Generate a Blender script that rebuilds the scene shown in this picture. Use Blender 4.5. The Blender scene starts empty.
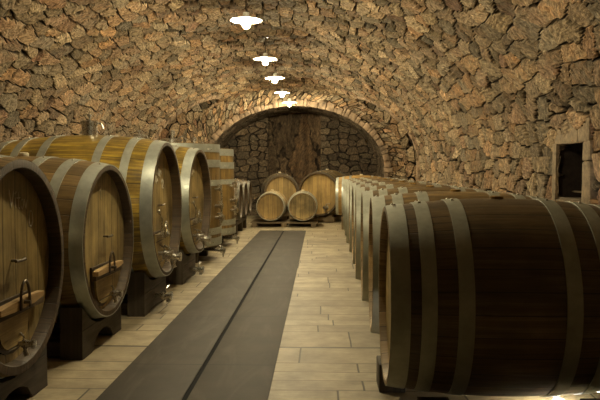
import bpy, bmesh, math, random
import numpy as np
from math import pi, sin, cos, sqrt, radians
from mathutils import Vector, Matrix

random.seed(7)
SC = bpy.context.scene
COL = SC.collection

# ------------------------------------------------------------------ camera, world, exposure
cam_d = bpy.data.cameras.new('camera')
cam = bpy.data.objects.new('camera', cam_d)
COL.objects.link(cam)
cam.location = (0, 0, 1.1)
cam.rotation_euler = (radians(90 - 2.63), 0, radians(1.70))
cam_d.sensor_width = 36
cam_d.lens = 675 / 600 * 36
cam_d.clip_start = 0.05
SC.camera = cam

w = bpy.data.worlds.new('world')
SC.world = w
w.use_nodes = True
w.node_tree.nodes['Background'].inputs[0].default_value = (0.9, 0.75, 0.5, 1)
w.node_tree.nodes['Background'].inputs[1].default_value = 0.0
SC.view_settings.view_transform = 'Standard'
SC.view_settings.look = 'None'
SC.view_settings.gamma = 1
SC.view_settings.use_curve_mapping = False
SC.view_settings.exposure = 0.0
BULB = 1500.0            # radiance of the pendant bulbs
BULB_COL = (1.0, 0.85, 0.53)

# ------------------------------------------------------------------ node helpers
class NT:
    def __init__(s, name):
        s.m = bpy.data.materials.new(name)
        s.m.use_nodes = True
        s.t = s.m.node_tree
        s.t.nodes.clear()
        s.out = s.t.nodes.new('ShaderNodeOutputMaterial')
        s.b = s.t.nodes.new('ShaderNodeBsdfPrincipled')
        s.t.links.new(s.b.outputs[0], s.out.inputs[0])
    def n(s, typ, **kw):
        nd = s.t.nodes.new(typ)
        for k, v in kw.items():
            setattr(nd, k, v)
        return nd
    def l(s, a, b):
        s.t.links.new(a, b)
    def inp(s, sock, v):
        if isinstance(v, bpy.types.NodeSocket):
            s.l(v, sock)
        else:
            if sock.type == 'RGBA' and len(v) == 3:
                v = (*v, 1)
            sock.default_value = v
    def math(s, op, a, b=0.0, c=0.0, clamp=False):
        nd = s.n('ShaderNodeMath', operation=op, use_clamp=clamp)
        s.inp(nd.inputs[0], a); s.inp(nd.inputs[1], b); s.inp(nd.inputs[2], c)
        return nd.outputs[0]
    def vmath(s, op, a, b=(0, 0, 0), out=0):
        nd = s.n('ShaderNodeVectorMath', operation=op)
        s.inp(nd.inputs[0], a); s.inp(nd.inputs[1], b)
        return nd.outputs[out]
    def ramp(s, fac, stops, interp='LINEAR'):
        nd = s.n('ShaderNodeValToRGB')
        cr = nd.color_ramp
        cr.interpolation = interp
        while len(cr.elements) < len(stops):
            cr.elements.new(0.5)
        for e, (p, c) in zip(cr.elements, stops):
            e.position = p
            e.color = (*c, 1) if len(c) == 3 else c
        s.l(fac, nd.inputs[0])
        return nd.outputs[0]
    def mix(s, fac, a, b, mode='MIX'):
        nd = s.n('ShaderNodeMix', data_type='RGBA', blend_type=mode)
        s.inp(nd.inputs[0], fac); s.inp(nd.inputs[6], a); s.inp(nd.inputs[7], b)
        return nd.outputs[2]
    def noise(s, vec, scale, detail=3, rough=0.55, dim='3D', out=0, dist=0):
        nd = s.n('ShaderNodeTexNoise', noise_dimensions=dim)
        s.l(vec, nd.inputs['Vector'])
        nd.inputs['Scale'].default_value = scale
        nd.inputs['Detail'].default_value = detail
        nd.inputs['Roughness'].default_value = rough
        nd.inputs['Distortion'].default_value = dist
        return nd.outputs[out]
    def maprange(s, v, a, b, c=0, d=1, smooth=False):
        nd = s.n('ShaderNodeMapRange', interpolation_type='SMOOTHSTEP' if smooth else 'LINEAR')
        s.inp(nd.inputs[0], v)
        for i, x in enumerate((a, b, c, d)):
            s.inp(nd.inputs[1 + i], x)
        return nd.outputs[0]
    def bump(s, h, dist, strength=1.0):
        nd = s.n('ShaderNodeBump')
        nd.inputs['Distance'].default_value = dist
        nd.inputs['Strength'].default_value = strength
        s.l(h, nd.inputs['Height'])
        s.l(nd.outputs[0], s.b.inputs['Normal'])
    def uv(s):
        return s.n('ShaderNodeTexCoord').outputs['UV']
    def obj(s):
        return s.n('ShaderNodeTexCoord').outputs['Object']


def stone_mat(name, su, sv, palette, mortar, gap, amp=0.05, expo=1.4, rand=0.9, warp=0.35, bright=1.0):
    """rubble masonry; UV in metres, stones about su by sv metres"""
    N = NT(name)
    uv = N.uv()
    sc = N.vmath('MULTIPLY', uv, (1 / su, 1 / sv, 1))
    wn = N.noise(uv, 2.2, 3, 0.6, '2D', out=1)
    wv = N.vmath('MULTIPLY', N.vmath('SUBTRACT', wn, (0.5, 0.5, 0.5)), (warp * 2.0, warp * 2.0, 0))
    wn2 = N.noise(uv, 13, 3, 0.6, '2D', out=1)
    wv2 = N.vmath('MULTIPLY', N.vmath('SUBTRACT', wn2, (0.5, 0.5, 0.5)), (warp * 0.25, warp * 0.25, 0))
    co = N.vmath('ADD', N.vmath('ADD', sc, wv), wv2)
    def vor(feat):
        v = N.n('ShaderNodeTexVoronoi', voronoi_dimensions='2D', feature=feat, distance='MINKOWSKI')
        N.l(co, v.inputs['Vector'])
        v.inputs['Scale'].default_value = 1
        v.inputs['Exponent'].default_value = expo
        v.inputs['Randomness'].default_value = rand
        return v
    f1, f2 = vor('F1'), vor('F2')
    edge = N.math('SUBTRACT', f2.outputs['Distance'], f1.outputs['Distance'])
    sep = N.n('ShaderNodeSeparateColor'); N.l(f1.outputs['Color'], sep.inputs[0])
    r, g, b = sep.outputs
    # facet tilt per stone
    d = N.vmath('SUBTRACT', co, f1.outputs['Position'])
    rv = N.vmath('SUBTRACT', f1.outputs['Color'], (0.5, 0.5, 0.5))
    comb = N.n('ShaderNodeCombineXYZ')
    N.l(N.math('SUBTRACT', g, 0.5), comb.inputs[0]); N.l(N.math('SUBTRACT', b, 0.5), comb.inputs[1])
    tilt = N.vmath('DOT_PRODUCT', d, comb.outputs[0], out=1)
    rough_n = N.noise(uv, 26, 6, 0.7, '2D')
    med_n = N.noise(uv, 9, 4, 0.6, '2D')
    # strata inside a stone: noise stretched along a direction of its own
    ang = N.math('MULTIPLY', r, 6.283)
    rot = N.n('ShaderNodeVectorRotate', rotation_type='Z_AXIS')
    N.l(uv, rot.inputs['Vector']); N.l(ang, rot.inputs['Angle'])
    st = N.noise(N.vmath('MULTIPLY', rot.outputs[0], (9, 55, 1)), 1.0, 4, 0.6, '2D')
    # joints: deep gap in places, mortar elsewhere
    jn = N.noise(uv, 5.5, 3, 0.6, '2D')
    jw = N.maprange(jn, 0.35, 0.7, 0.05, 0.19)
    mask = N.maprange(edge, 0.0, 0.10, 0, 1, True)
    gapm = N.maprange(edge, N.math('MULTIPLY', jw, 0.25), jw, 1, 0, True)
    gapm = N.math('MULTIPLY', gapm, N.maprange(jn, 0.35, 0.5, 0.45, 1.0))
    col = N.ramp(r, palette)
    col = N.mix(N.maprange(med_n, 0.3, 0.75), col, N.ramp(g, palette[::-1] if False else [(p, c) for (p, _), (_, c) in zip(palette, palette[::-1])]))
    val = N.math('MULTIPLY', N.maprange(b, 0, 1, 0.62, 1.35), N.maprange(rough_n, 0.3, 0.7, 0.45, 1.6))
    val = N.math('MULTIPLY', val, N.maprange(st, 0.3, 0.7, 0.6, 1.4))
    val = N.math('MULTIPLY', val, bright)
    vc = N.n('ShaderNodeCombineColor')
    for i in range(3):
        N.l(val, vc.inputs[i])
    col = N.mix(1.0, col, vc.outputs[0], 'MULTIPLY')
    col = N.mix(N.maprange(edge, 0.02, 0.11, 0.65, 0, True), col, mortar)
    col = N.mix(gapm, col, gap)
    N.l(col, N.b.inputs['Base Color'])
    N.b.inputs['Roughness'].default_value = 0.85
    N.b.inputs['Specular IOR Level'].default_value = 0.25
    # height
    h = N.math('MULTIPLY', mask, 0.75)
    h = N.math('ADD', h, N.math('MULTIPLY', tilt, 0.9))
    h = N.math('ADD', h, N.math('MULTIPLY', N.math('SUBTRACT', b, 0.5), 0.3))
    h = N.math('ADD', h, N.math('MULTIPLY', N.math('SUBTRACT', rough_n, 0.5), 0.6))
    h = N.math('ADD', h, N.math('MULTIPLY', N.math('SUBTRACT', st, 0.5), 0.35))
    h = N.math('ADD', h, N.math('MULTIPLY', N.math('SUBTRACT', med_n, 0.5), 0.6))
    h = N.math('SUBTRACT', h, N.math('MULTIPLY', gapm, 0.9))
    dn = N.n('ShaderNodeDisplacement')
    dn.inputs['Midlevel'].default_value = 0.5
    dn.inputs['Scale'].default_value = amp
    N.l(h, dn.inputs['Height'])
    N.l(dn.outputs[0], N.out.inputs['Displacement'])
    N.m.displacement_method = 'BOTH'
    return N.m


def wood_mat(name, c1, c2, c3, rough=0.55, gap=(0.02, 0.012, 0.006), gapw=0.03, vary=0.35, stain=0.3, coat=0.0):
    """planks; UV u counts planks, v runs along the grain in metres"""
    N = NT(name)
    uv = N.uv()
    sx = N.n('ShaderNodeSeparateXYZ'); N.l(uv, sx.inputs[0])
    idx = N.math('FLOOR', sx.outputs[0])
    fr = N.math('FRACT', sx.outputs[0])
    inf = N.n('ShaderNodeObjectInfo')
    wn = N.n('ShaderNodeTexWhiteNoise', noise_dimensions='2D')
    cb = N.n('ShaderNodeCombineXYZ'); N.l(idx, cb.inputs[0]); N.l(N.math('MULTIPLY', inf.outputs['Random'], 37.0), cb.inputs[1])
    N.l(cb.outputs[0], wn.inputs[0])
    rnd = wn.outputs[0]
    cv = N.n('ShaderNodeCombineXYZ')
    N.l(N.math('MULTIPLY', sx.outputs[0], 5.0), cv.inputs[0])
    N.l(N.math('MULTIPLY', sx.outputs[1], 2.2), cv.inputs[1])
    N.l(N.math('ADD', N.math('MULTIPLY', rnd, 20.0), N.math('MULTIPLY', inf.outputs['Random'], 11.0)), cv.inputs[2])
    grain = N.noise(cv.outputs[0], 1.0, 6, 0.65, dist=0.4)
    fine = N.noise(N.vmath('MULTIPLY', cv.outputs[0], (6, 2.5, 1)), 1.0, 3, 0.6)
    big = N.noise(N.obj(), 3.5, 4, 0.6)
    col = N.ramp(grain, [(0.25, c1), (0.5, c2), (0.75, c3)])
    v = N.math('MULTIPLY', N.maprange(rnd, 0, 1, 1 - vary, 1 + vary), N.maprange(fine, 0.3, 0.7, 0.82, 1.15))
    v = N.math('MULTIPLY', v, N.maprange(big, 0.35, 0.7, 1 - stain, 1 + stain * 0.5))
    vc = N.n('ShaderNodeCombineColor')
    for i in range(3):
        N.l(v, vc.inputs[i])
    col = N.mix(1.0, col, vc.outputs[0], 'MULTIPLY')
    e = N.math('MINIMUM', fr, N.math('SUBTRACT', 1.0, fr))
    gm = N.maprange(e, gapw * 0.4, gapw, 1, 0, True)
    col = N.mix(N.math('MULTIPLY', gm, 0.85), col, gap)
    N.l(col, N.b.inputs['Base Color'])
    N.l(N.maprange(grain, 0.3, 0.7, rough + 0.1, rough - 0.08), N.b.inputs['Roughness'])
    N.b.inputs['Coat Weight'].default_value = coat
    N.b.inputs['Coat Roughness'].default_value = 0.25
    h = N.math('SUBTRACT', N.math('MULTIPLY', grain, 0.5), gm)
    N.bump(h, 0.003, 0.8)
    return N.m


def metal_mat(name, c1, c2, metallic=0.7, r1=0.35, r2=0.6, scale=9, bump=0.0008):
    N = NT(name)
    o = N.obj()
    n1 = N.noise(o, scale, 5, 0.65)
    n2 = N.noise(o, scale * 5, 3, 0.6)
    f = N.maprange(n1, 0.35, 0.68)
    N.l(N.mix(f, c1, c2), N.b.inputs['Base Color'])
    N.l(N.maprange(n2, 0.3, 0.7, r1, r2), N.b.inputs['Roughness'])
    N.b.inputs['Metallic'].default_value = metallic
    N.bump(n2, bump, 0.5)
    return N.m


def plain_mat(name, c, rough=0.6, metallic=0.0, vary=0.25, scale=14, bump=0.001):
    N = NT(name)
    n1 = N.noise(N.obj(), scale, 5, 0.65)
    lo = tuple(x * (1 - vary) for x in c); hi = tuple(min(1, x * (1 + vary)) for x in c)
    N.l(N.ramp(n1, [(0.3, lo), (0.7, hi)]), N.b.inputs['Base Color'])
    N.b.inputs['Roughness'].default_value = rough
    N.b.inputs['Metallic'].default_value = metallic
    N.bump(n1, bump, 0.6)
    return N.m


def emit_mat(name, c, s):
    N = NT(name)
    N.b.inputs['Base Color'].default_value = (*c, 1)
    N.b.inputs['Emission Color'].default_value = (*c, 1)
    N.b.inputs['Emission Strength'].default_value = s
    return N.m


def paver_mat():
    N = NT('pale_stone_pavers')
    o = N.obj()
    wob = N.vmath('MULTIPLY', N.vmath('SUBTRACT', N.noise(o, 1.3, 2, 0.5, out=1), (0.5, 0.5, 0.5)), (0.03, 0.03, 0))
    co = N.vmath('ADD', o, wob)
    sp = N.n('ShaderNodeSeparateXYZ'); N.l(co, sp.inputs[0])
    yv = N.math('ADD', sp.outputs[1], N.math('MULTIPLY', N.math('SINE', N.math('MULTIPLY', sp.outputs[1], 5.3)), 0.09))
    yv = N.math('ADD', yv, N.math('MULTIPLY', N.math('SINE', N.math('MULTIPLY', sp.outputs[1], 2.17)), 0.10))
    wr = N.n('ShaderNodeTexWhiteNoise', noise_dimensions='1D'); N.l(N.math('FLOOR', N.math('DIVIDE', yv, 0.22)), wr.inputs['W'])
    cc = N.n('ShaderNodeCombineXYZ'); N.l(N.math('ADD', sp.outputs[0], N.math('MULTIPLY', wr.outputs[0], 5.0)), cc.inputs[0]); N.l(yv, cc.inputs[1])
    co = cc.outputs[0]
    br = N.n('ShaderNodeTexBrick', offset=0.37, offset_frequency=2, squash=1.35, squash_frequency=3)
    N.l(co, br.inputs['Vector'])
    br.inputs['Color1'].default_value = (0, 0, 0, 1)
    br.inputs['Color2'].default_value = (1, 1, 1, 1)
    br.inputs['Mortar'].default_value = (0.5, 0.5, 0.5, 1)
    br.inputs['Scale'].default_value = 1
    br.inputs['Mortar Size'].default_value = 0.006
    br.inputs['Mortar Smooth'].default_value = 0.3
    br.offset = 0.0
    br.inputs['Brick Width'].default_value = 0.62
    br.inputs['Row Height'].default_value = 0.22
    n1 = N.noise(o, 5, 6, 0.65)
    n2 = N.noise(N.vmath('MULTIPLY', o, (14, 60, 1)), 1, 4, 0.6)
    col = N.ramp(br.outputs['Color'], [(0, (0.29, 0.235, 0.145)), (0.5, (0.37, 0.30, 0.185)), (1, (0.44, 0.36, 0.225))])
    v = N.math('MULTIPLY', N.maprange(n1, 0.3, 0.7, 0.6, 1.2), N.maprange(n2, 0.3, 0.7, 0.88, 1.1))
    vc = N.n('ShaderNodeCombineColor')
    for i in range(3):
        N.l(v, vc.inputs[i])
    col = N.mix(1.0, col, vc.outputs[0], 'MULTIPLY')
    col = N.mix(br.outputs['Fac'], col, (0.09, 0.07, 0.04))
    N.l(col, N.b.inputs['Base Color'])
    N.b.inputs['Roughness'].default_value = 0.6
    N.bump(N.math('SUBTRACT', N.math('MULTIPLY', n1, 0.3), br.outputs['Fac']), 0.004, 0.8)
    return N.m


def slab_mat():
    N = NT('dark_slate_slab')
    o = N.obj()
    n1 = N.noise(o, 3, 6, 0.65)
    n2 = N.noise(o, 60, 4, 0.6)
    sw = N.noise(N.vmath('MULTIPLY', o, (5, 0.8, 1)), 1.0, 3, 0.6, dist=2.0)
    sx = N.n('ShaderNodeSeparateXYZ'); N.l(o, sx.inputs[0])
    fr = N.math('FRACT', N.math('MULTIPLY', sx.outputs[1], 1 / 1.24))
    e = N.math('MINIMUM', fr, N.math('SUBTRACT', 1.0, fr))
    j = N.maprange(e, 0.002, 0.004, 1, 0)
    col = N.ramp(n1, [(0.3, (0.034, 0.026, 0.017)), (0.7, (0.058, 0.045, 0.029))])
    col = N.mix(N.maprange(sw, 0.5, 0.8, 0, 0.3), col, (0.15, 0.135, 0.105))
    col = N.mix(j, col, (0.015, 0.013, 0.01))
    N.l(col, N.b.inputs['Base Color'])
    N.b.inputs['Specular IOR Level'].default_value = 0.3
    N.b.inputs['Roughness'].default_value = 0.7
    N.bump(N.math('ADD', N.math('MULTIPLY', n2, 0.4), n1), 0.002, 0.5)
    return N.m


PAL = [(0.0, (0.15, 0.12, 0.078)), (0.25, (0.34, 0.25, 0.145)), (0.45, (0.24, 0.205, 0.15)),
       (0.62, (0.43, 0.25, 0.12)), (0.8, (0.44, 0.35, 0.225)), (1.0, (0.27, 0.15, 0.09))]
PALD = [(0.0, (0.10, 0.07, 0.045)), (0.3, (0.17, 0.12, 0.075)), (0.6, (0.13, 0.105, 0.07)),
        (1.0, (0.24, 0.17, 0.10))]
M = {
    'stone_vault': stone_mat('rubble_vault', 0.15, 0.25, PAL, (0.14, 0.105, 0.06), (0.010, 0.007, 0.005), 0.052, expo=2.0, bright=0.85),
    'stone_wall': stone_mat('rubble_wall', 0.27, 0.18, PAL, (0.14, 0.11, 0.06), (0.010, 0.007, 0.005), 0.052, expo=2.8, rand=0.85, bright=0.95),
    'stone_arch': stone_mat('rubble_arch', 0.085, 0.15, PAL, (0.18, 0.135, 0.08), (0.04, 0.03, 0.02), 0.045, expo=2.2, warp=0.5),
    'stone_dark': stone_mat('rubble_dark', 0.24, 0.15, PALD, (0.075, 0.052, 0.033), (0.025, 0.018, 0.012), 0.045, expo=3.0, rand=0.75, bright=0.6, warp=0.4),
    'pavers': paver_mat(),
    'slab': slab_mat(),
    'slit_shade': plain_mat('painted_slit_shade', (0.001, 0.001, 0.001), 1.0),
    'head': wood_mat('oak_head_old', (0.21, 0.145, 0.052), (0.36, 0.26, 0.098), (0.48, 0.36, 0.15), 0.55, vary=0.2, stain=0.55),
    'head_new': wood_mat('oak_head_new', (0.24, 0.145, 0.046), (0.36, 0.235, 0.078), (0.46, 0.32, 0.115), 0.55, vary=0.2),
    'stave_old': wood_mat('oak_staves_old', (0.10, 0.058, 0.020), (0.20, 0.125, 0.042), (0.33, 0.22, 0.080), 0.45, vary=0.35, stain=0.45, coat=0.15),
    'stave_amber': wood_mat('oak_staves_amber', (0.085, 0.048, 0.012), (0.26, 0.165, 0.028), (0.62, 0.44, 0.06), 0.33, vary=0.35, stain=0.65, coat=0.25),  # amber wood; the brightest yellow also paints in varnish reflections
    'stave_dark': wood_mat('oak_staves_dark', (0.07, 0.045, 0.018), (0.13, 0.083, 0.032), (0.22, 0.15, 0.065), 0.42, vary=0.25, stain=0.4, coat=0.15),
    'stave_vat': wood_mat('oak_staves_vat', (0.12, 0.07, 0.022), (0.25, 0.155, 0.045), (0.38, 0.255, 0.080), 0.45, vary=0.3, stain=0.4, coat=0.1),
    'stave_new': wood_mat('oak_staves_new', (0.30, 0.17, 0.045), (0.46, 0.28, 0.08), (0.60, 0.40, 0.14), 0.5, vary=0.2),
    'end_dark': wood_mat('oak_chime_dark', (0.045, 0.026, 0.010), (0.080, 0.047, 0.017), (0.125, 0.077, 0.029), 0.6, vary=0.12),
    'end_pale': wood_mat('oak_chime_pale', (0.20, 0.13, 0.055), (0.28, 0.19, 0.085), (0.36, 0.25, 0.12), 0.6),
    'hoop': metal_mat('galvanised_hoop', (0.38, 0.40, 0.36), (0.54, 0.57, 0.51), 0.65, 0.3, 0.48),
    'hoop_dull': metal_mat('weathered_hoop', (0.33, 0.335, 0.27), (0.47, 0.475, 0.39), 0.45, 0.45, 0.65),
    'hoop_dark': metal_mat('blackened_hoop', (0.07, 0.06, 0.045), (0.11, 0.10, 0.075), 0.5, 0.45, 0.65),
    'rivet': metal_mat('zinc_rivet', (0.7, 0.68, 0.6), (0.8, 0.78, 0.7), 0.9, 0.2, 0.35),
    'steel': metal_mat('stainless_steel', (0.50, 0.48, 0.43), (0.66, 0.64, 0.58), 1.0, 0.2, 0.35, 30, 0.0003),
    'iron': metal_mat('dark_iron', (0.09, 0.068, 0.045), (0.15, 0.115, 0.08), 0.6, 0.4, 0.6),
    'stand': wood_mat('cradle_timber', (0.045, 0.034, 0.021), (0.07, 0.053, 0.033), (0.105, 0.08, 0.05), 0.75, vary=0.2),
    'pale_wood': wood_mat('pale_crossbar', (0.36, 0.22, 0.08), (0.48, 0.31, 0.13), (0.58, 0.40, 0.19), 0.55, vary=0.05),
    'pallet': wood_mat('pallet_timber', (0.12, 0.085, 0.045), (0.18, 0.13, 0.07), (0.24, 0.18, 0.10), 0.75),
    'cork': plain_mat('silicone_bung', (0.62, 0.55, 0.40), 0.5),
    'chalk': plain_mat('chalk', (0.62, 0.56, 0.42), 0.9),
    'enamel': plain_mat('white_enamel', (0.86, 0.84, 0.78), 0.3, vary=0.03),
    'bulb': emit_mat('bulb_glow', BULB_COL, BULB),
    'led': emit_mat('led_glow', (1.0, 0.97, 0.9), 2500.0),
    'rock': stone_mat('bare_rock', 0.55, 1.1, [(0.0, (0.045, 0.028, 0.016)), (0.4, (0.08, 0.052, 0.03)), (0.7, (0.16, 0.095, 0.045)), (1.0, (0.11, 0.08, 0.048))],
                      (0.09, 0.06, 0.035), (0.03, 0.02, 0.012), 0.05, warp=0.6),
}

# ------------------------------------------------------------------ object helpers
def mesh_obj(name, V, F, mat, parent=None, uvs=None, smooth=False, sharp=None):
    me = bpy.data.meshes.new(name)
    me.from_pydata([tuple(v) for v in V], [], F)
    me.materials.append(M[mat] if isinstance(mat, str) else mat)
    if uvs is not None:
        ul = me.uv_layers.new(name='UVMap')
        flat = np.array([c for f in uvs for uv in f for c in uv], dtype=np.float32)
        ul.data.foreach_set('uv', flat)
    if smooth:
        me.polygons.foreach_set('use_smooth', [True] * len(me.polygons))
    me.update()
    if sharp:
        try:
            me.set_sharp_from_angle(angle=radians(sharp))
        except Exception:
            pass
    o = bpy.data.objects.new(name, me)
    COL.objects.link(o)
    if parent:
        o.parent = parent
    return o


class MB:
    """collects simple shapes into one mesh, with box-ish UVs (u planks, v metres)"""
    def __init__(s):
        s.V = []; s.F = []; s.U = []
    def add(s, V, F, U=None):
        b = len(s.V)
        s.V += [Vector(v) for v in V]
        for i, f in enumerate(F):
            s.F.append([b + k for k in f])
            if U:
                s.U.append(U[i])
            else:
                s.U.append([(V[k][0] * 8 + V[k][2] * 8, V[k][1] + V[k][2] * .3) for k in f])
        return s
    def box(s, c, d, bev=0.0, rot=None, grain=0):
        bm = bmesh.new()
        bmesh.ops.create_cube(bm, size=1)
        bmesh.ops.scale(bm, vec=d, verts=bm.verts)
        if bev > 0:
            bmesh.ops.bevel(bm, geom=list(bm.edges), offset=bev, segments=2, affect='EDGES', profile=0.6)
        V0 = [v.co.copy() for v in bm.verts]
        F = [[v.index for v in f.verts] for f in bm.faces]
        U = []
        a = grain
        for f in bm.faces:
            n = f.normal
            ax = max(range(3), key=lambda i: abs(n[i]))
            oth = [i for i in range(3) if i != ax]
            va = a if a in oth else oth[1]
            ua = [i for i in oth if i != va][0]
            U.append([(V0[v.index][ua] / max(0.09, d[ua] * 1.02) + 0.5 + random.random() * 0, V0[v.index][va]) for v in f.verts])
        bm.free()
        Mx = (rot if rot is not None else Matrix.Identity(3))
        V = [Mx @ v + Vector(c) for v in V0]
        s.add(V, F, U)
        return s
    def lathe(s, prof, origin=(0, 0, 0), axis='Z', n=24, a0=0):
        """prof: list of (r, h)"""
        V = []; F = []; U = []
        m = len(prof)
        for i in range(n):
            t = 2 * pi * i / n + a0
            for r, h in prof:
                V.append(fr_axis(r * cos(t), r * sin(t), h, axis))
        V = [v + Vector(origin) for v in V]
        for i in range(n):
            j = (i + 1) % n
            for k in range(m - 1):
                F.append([i * m + k, j * m + k, j * m + k + 1, i * m + k + 1])
                U.append([(i, prof[k][1]), (i + 1, prof[k][1]), (i + 1, prof[k + 1][1]), (i, prof[k + 1][1])])
        for k, rev in ((0, True), (m - 1, False)):
            if prof[k][0] > 1e-5:
                f = [i * m + k for i in range(n)]
                if rev: f = f[::-1]
                F.append(f); U.append([(0.5, 0.5)] * n)
        s.add(V, F, U)
        return s
    def tube(s, pts, r, n=8, closed=False):
        pts = [Vector(p) for p in pts]
        rs = r if isinstance(r, (list, tuple)) else [r] * len(pts)
        V = []; F = []
        up = Vector((0.13, 0.27, 0.95)).normalized()
        L = len(pts)
        for i, p in enumerate(pts):
            if closed:
                d = pts[(i + 1) % L] - pts[i - 1]
            else:
                d = pts[min(i + 1, L - 1)] - pts[max(i - 1, 0)]
            d.normalize()
            a = d.cross(up)
            if a.length < 0.1:
                a = d.cross(Vector((1, 0, 0)))
            a.normalize(); b = d.cross(a)
            for k in range(n):
                t = 2 * pi * k / n
                V.append(p + a * cos(t) * rs[i] + b * sin(t) * rs[i])
        rng = L if closed else L - 1
        for i in range(rng):
            j = (i + 1) % L
            for k in range(n):
                q = (k + 1) % n
                F.append([i * n + k, i * n + q, j * n + q, j * n + k])
        if not closed:
            F.append(list(range(n))[::-1]); F.append([(L - 1) * n + k for k in range(n)])
        s.add(V, F)
        return s
    def ball(s, c, r, sc=(1, 1, 1), n=12):
        prof = [(max(1e-6, r * sin(pi * k / 8)), -r * cos(pi * k / 8)) for k in range(9)]
        prof = [(p * 1.0, h * sc[2]) for p, h in prof]
        return s.lathe(prof, c, 'Z', n)
    def extrude(s, poly, t, plane='YZ', off=0.0):
        """poly list of 2D pts (ccw); extruded thickness t along the missing axis, starting at off"""
        n = len(poly)
        def P(a, b, h):
            if plane == 'YZ': return (h, a, b)
            if plane == 'XZ': return (a, h, b)
            return (a, b, h)
        V = [P(a, b, off) for a, b in poly] + [P(a, b, off + t) for a, b in poly]
        F = [list(range(n))[::-1], [n + i for i in range(n)]]
        U = [[(poly[i][1] * 6, poly[i][0]) for i in F[0]], [(poly[i - n][1] * 6, poly[i - n][0]) for i in F[1]]]
        for i in range(n):
            j = (i + 1) % n
            F.append([i, j, n + j, n + i])
            U.append([(0.2, poly[i][0]), (0.2, poly[j][0]), (0.8, poly[j][0]), (0.8, poly[i][0])])
        s.add(V, F, U)
        return s
    def build(s, name, mat, parent=None, smooth=True, sharp=35):
        o = mesh_obj(name, s.V, s.F, mat, parent, s.U, smooth, None)
        bm = bmesh.new(); bm.from_mesh(o.data)
        bmesh.ops.recalc_face_normals(bm, faces=bm.faces)
        bm.to_mesh(o.data); bm.free()
        if smooth:
            o.data.set_sharp_from_angle(angle=radians(sharp))
        return o


def fr_axis(a, b, h, axis):
    if axis == 'Z': return Vector((a, b, h))
    if axis == 'X': return Vector((h, a, b))
    return Vector((a, h, b))      # 'Y'


def struct(o):
    o['kind'] = 'structure'
    return o


def empty(name, loc, rz=0.0, label=None, cat=None, group=None):
    o = bpy.data.objects.new(name, None)
    COL.objects.link(o)
    o.location = loc
    o.rotation_euler = (0, 0, rz)
    o.empty_display_size = 0.1
    return tag(o, label, cat, group)


def tag(o, label, cat=None, group=None):
    if label: o['label'] = label
    if cat: o['category'] = cat
    if group: o['group'] = group
    return o


def copy_tree(o, parent=None):
    c = o.copy()
    COL.objects.link(c)
    c.parent = parent
    for ch in list(o.children):
        copy_tree(ch, c)
    return c


# ------------------------------------------------------------------ the setting
CX, A, Y0, B = -0.67, 2.45, 1.2, 1.6       # main vault: centre line, half width, springing, rise
ZE = 14.2                                    # where the end arch begins


def profile(cx, a, y0, b, step):
    """points (x, z, s, nx, nz): right wall foot, over the crown, to the left wall foot"""
    raw = [(cx + a, y) for y in np.linspace(0, y0, 40)[:-1]]
    raw += [(cx + a * cos(t), y0 + b * sin(t)) for t in np.linspace(0, pi, 600)]
    raw += [(cx - a, y) for y in np.linspace(y0, 0, 40)[1:]]
    P = np.array(raw)
    d = np.r_[0, np.cumsum(np.hypot(*np.diff(P, axis=0).T))]
    n = int(round(d[-1] / step))
    s = np.linspace(0, d[-1], n + 1)
    return np.interp(s, d, P[:, 0]), np.interp(s, d, P[:, 1]), s


# side lunettes cut into the vault just before the end arch
LZ0, LZ1, LZP = 12.2, 14.2, 13.55
def lun_h(y):
    if y <= LZ0 or y >= LZ1: return 0
    if y < LZP:
        return 1.35 + 1.17 * sqrt(max(0, 1 - ((LZP - y) / (LZP - LZ0)) ** 2.3))
    return 1.35 + 1.17 * sqrt(max(0, 1 - ((y - LZP) / (LZ1 - LZP)) ** 6))
# wall niche on the right
NY0, NY1, NH0, NH1 = 4.58, 5.06, 0.88, 1.28


def grid_surface(name, px, pz, ps, ys, mat, keep=None, flip=False, uvswap=False):
    nx, ny = len(px), len(ys)
    X = np.repeat(px[None, :], ny, 0); Z = np.repeat(pz[None, :], ny, 0)
    Y = np.repeat(ys[:, None], nx, 1); S = np.repeat(ps[None, :], ny, 0)
    V = np.stack([X, Y, Z], -1).reshape(-1, 3)
    UVv = np.stack([S, Y], -1).reshape(-1, 2)
    i, j = np.meshgrid(np.arange(ny - 1), np.arange(nx - 1), indexing='ij')
    a = i * nx + j
    F = np.stack([a, a + 1, a + nx + 1, a + nx], -1).reshape(-1, 4)
    if flip:
        F = F[:, ::-1]
    if keep is not None:
        c = V[F].mean(1)
        F = F[keep(c)]
    if uvswap:
        UVv = UVv[:, ::-1]
    return fast_mesh(name, V, F, UVv, mat)


def fast_mesh(name, V, F, UVv, mat, smooth=True):
    used = np.unique(F)
    remap = np.full(len(V), -1); remap[used] = np.arange(len(used))
    V = V[used]; UVv = UVv[used]; F = remap[F]
    me = bpy.data.meshes.new(name)
    me.vertices.add(len(V)); me.vertices.foreach_set('co', V.astype(np.float32).ravel())
    me.loops.add(F.size); me.loops.foreach_set('vertex_index', F.astype(np.int32).ravel())
    me.polygons.add(len(F))
    me.polygons.foreach_set('loop_start', np.arange(0, F.size, 4, dtype=np.int32))
    me.polygons.foreach_set('use_smooth', np.ones(len(F), dtype=bool))
    me.update(calc_edges=True)
    ul = me.uv_layers.new(name='UVMap')
    ul.data.foreach_set('uv', UVv[F.ravel()].astype(np.float32).ravel())
    me.materials.append(M[mat])
    o = bpy.data.objects.new(name, me)
    COL.objects.link(o)
    return o


def in_lunette(c):
    h = np.array([lun_h(y) for y in c[:, 1]])
    side = np.abs(c[:, 0] - CX) > 0.9
    return (c[:, 2] < h) & side & (c[:, 1] > LZ0) & (c[:, 1] < LZ1)

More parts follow.
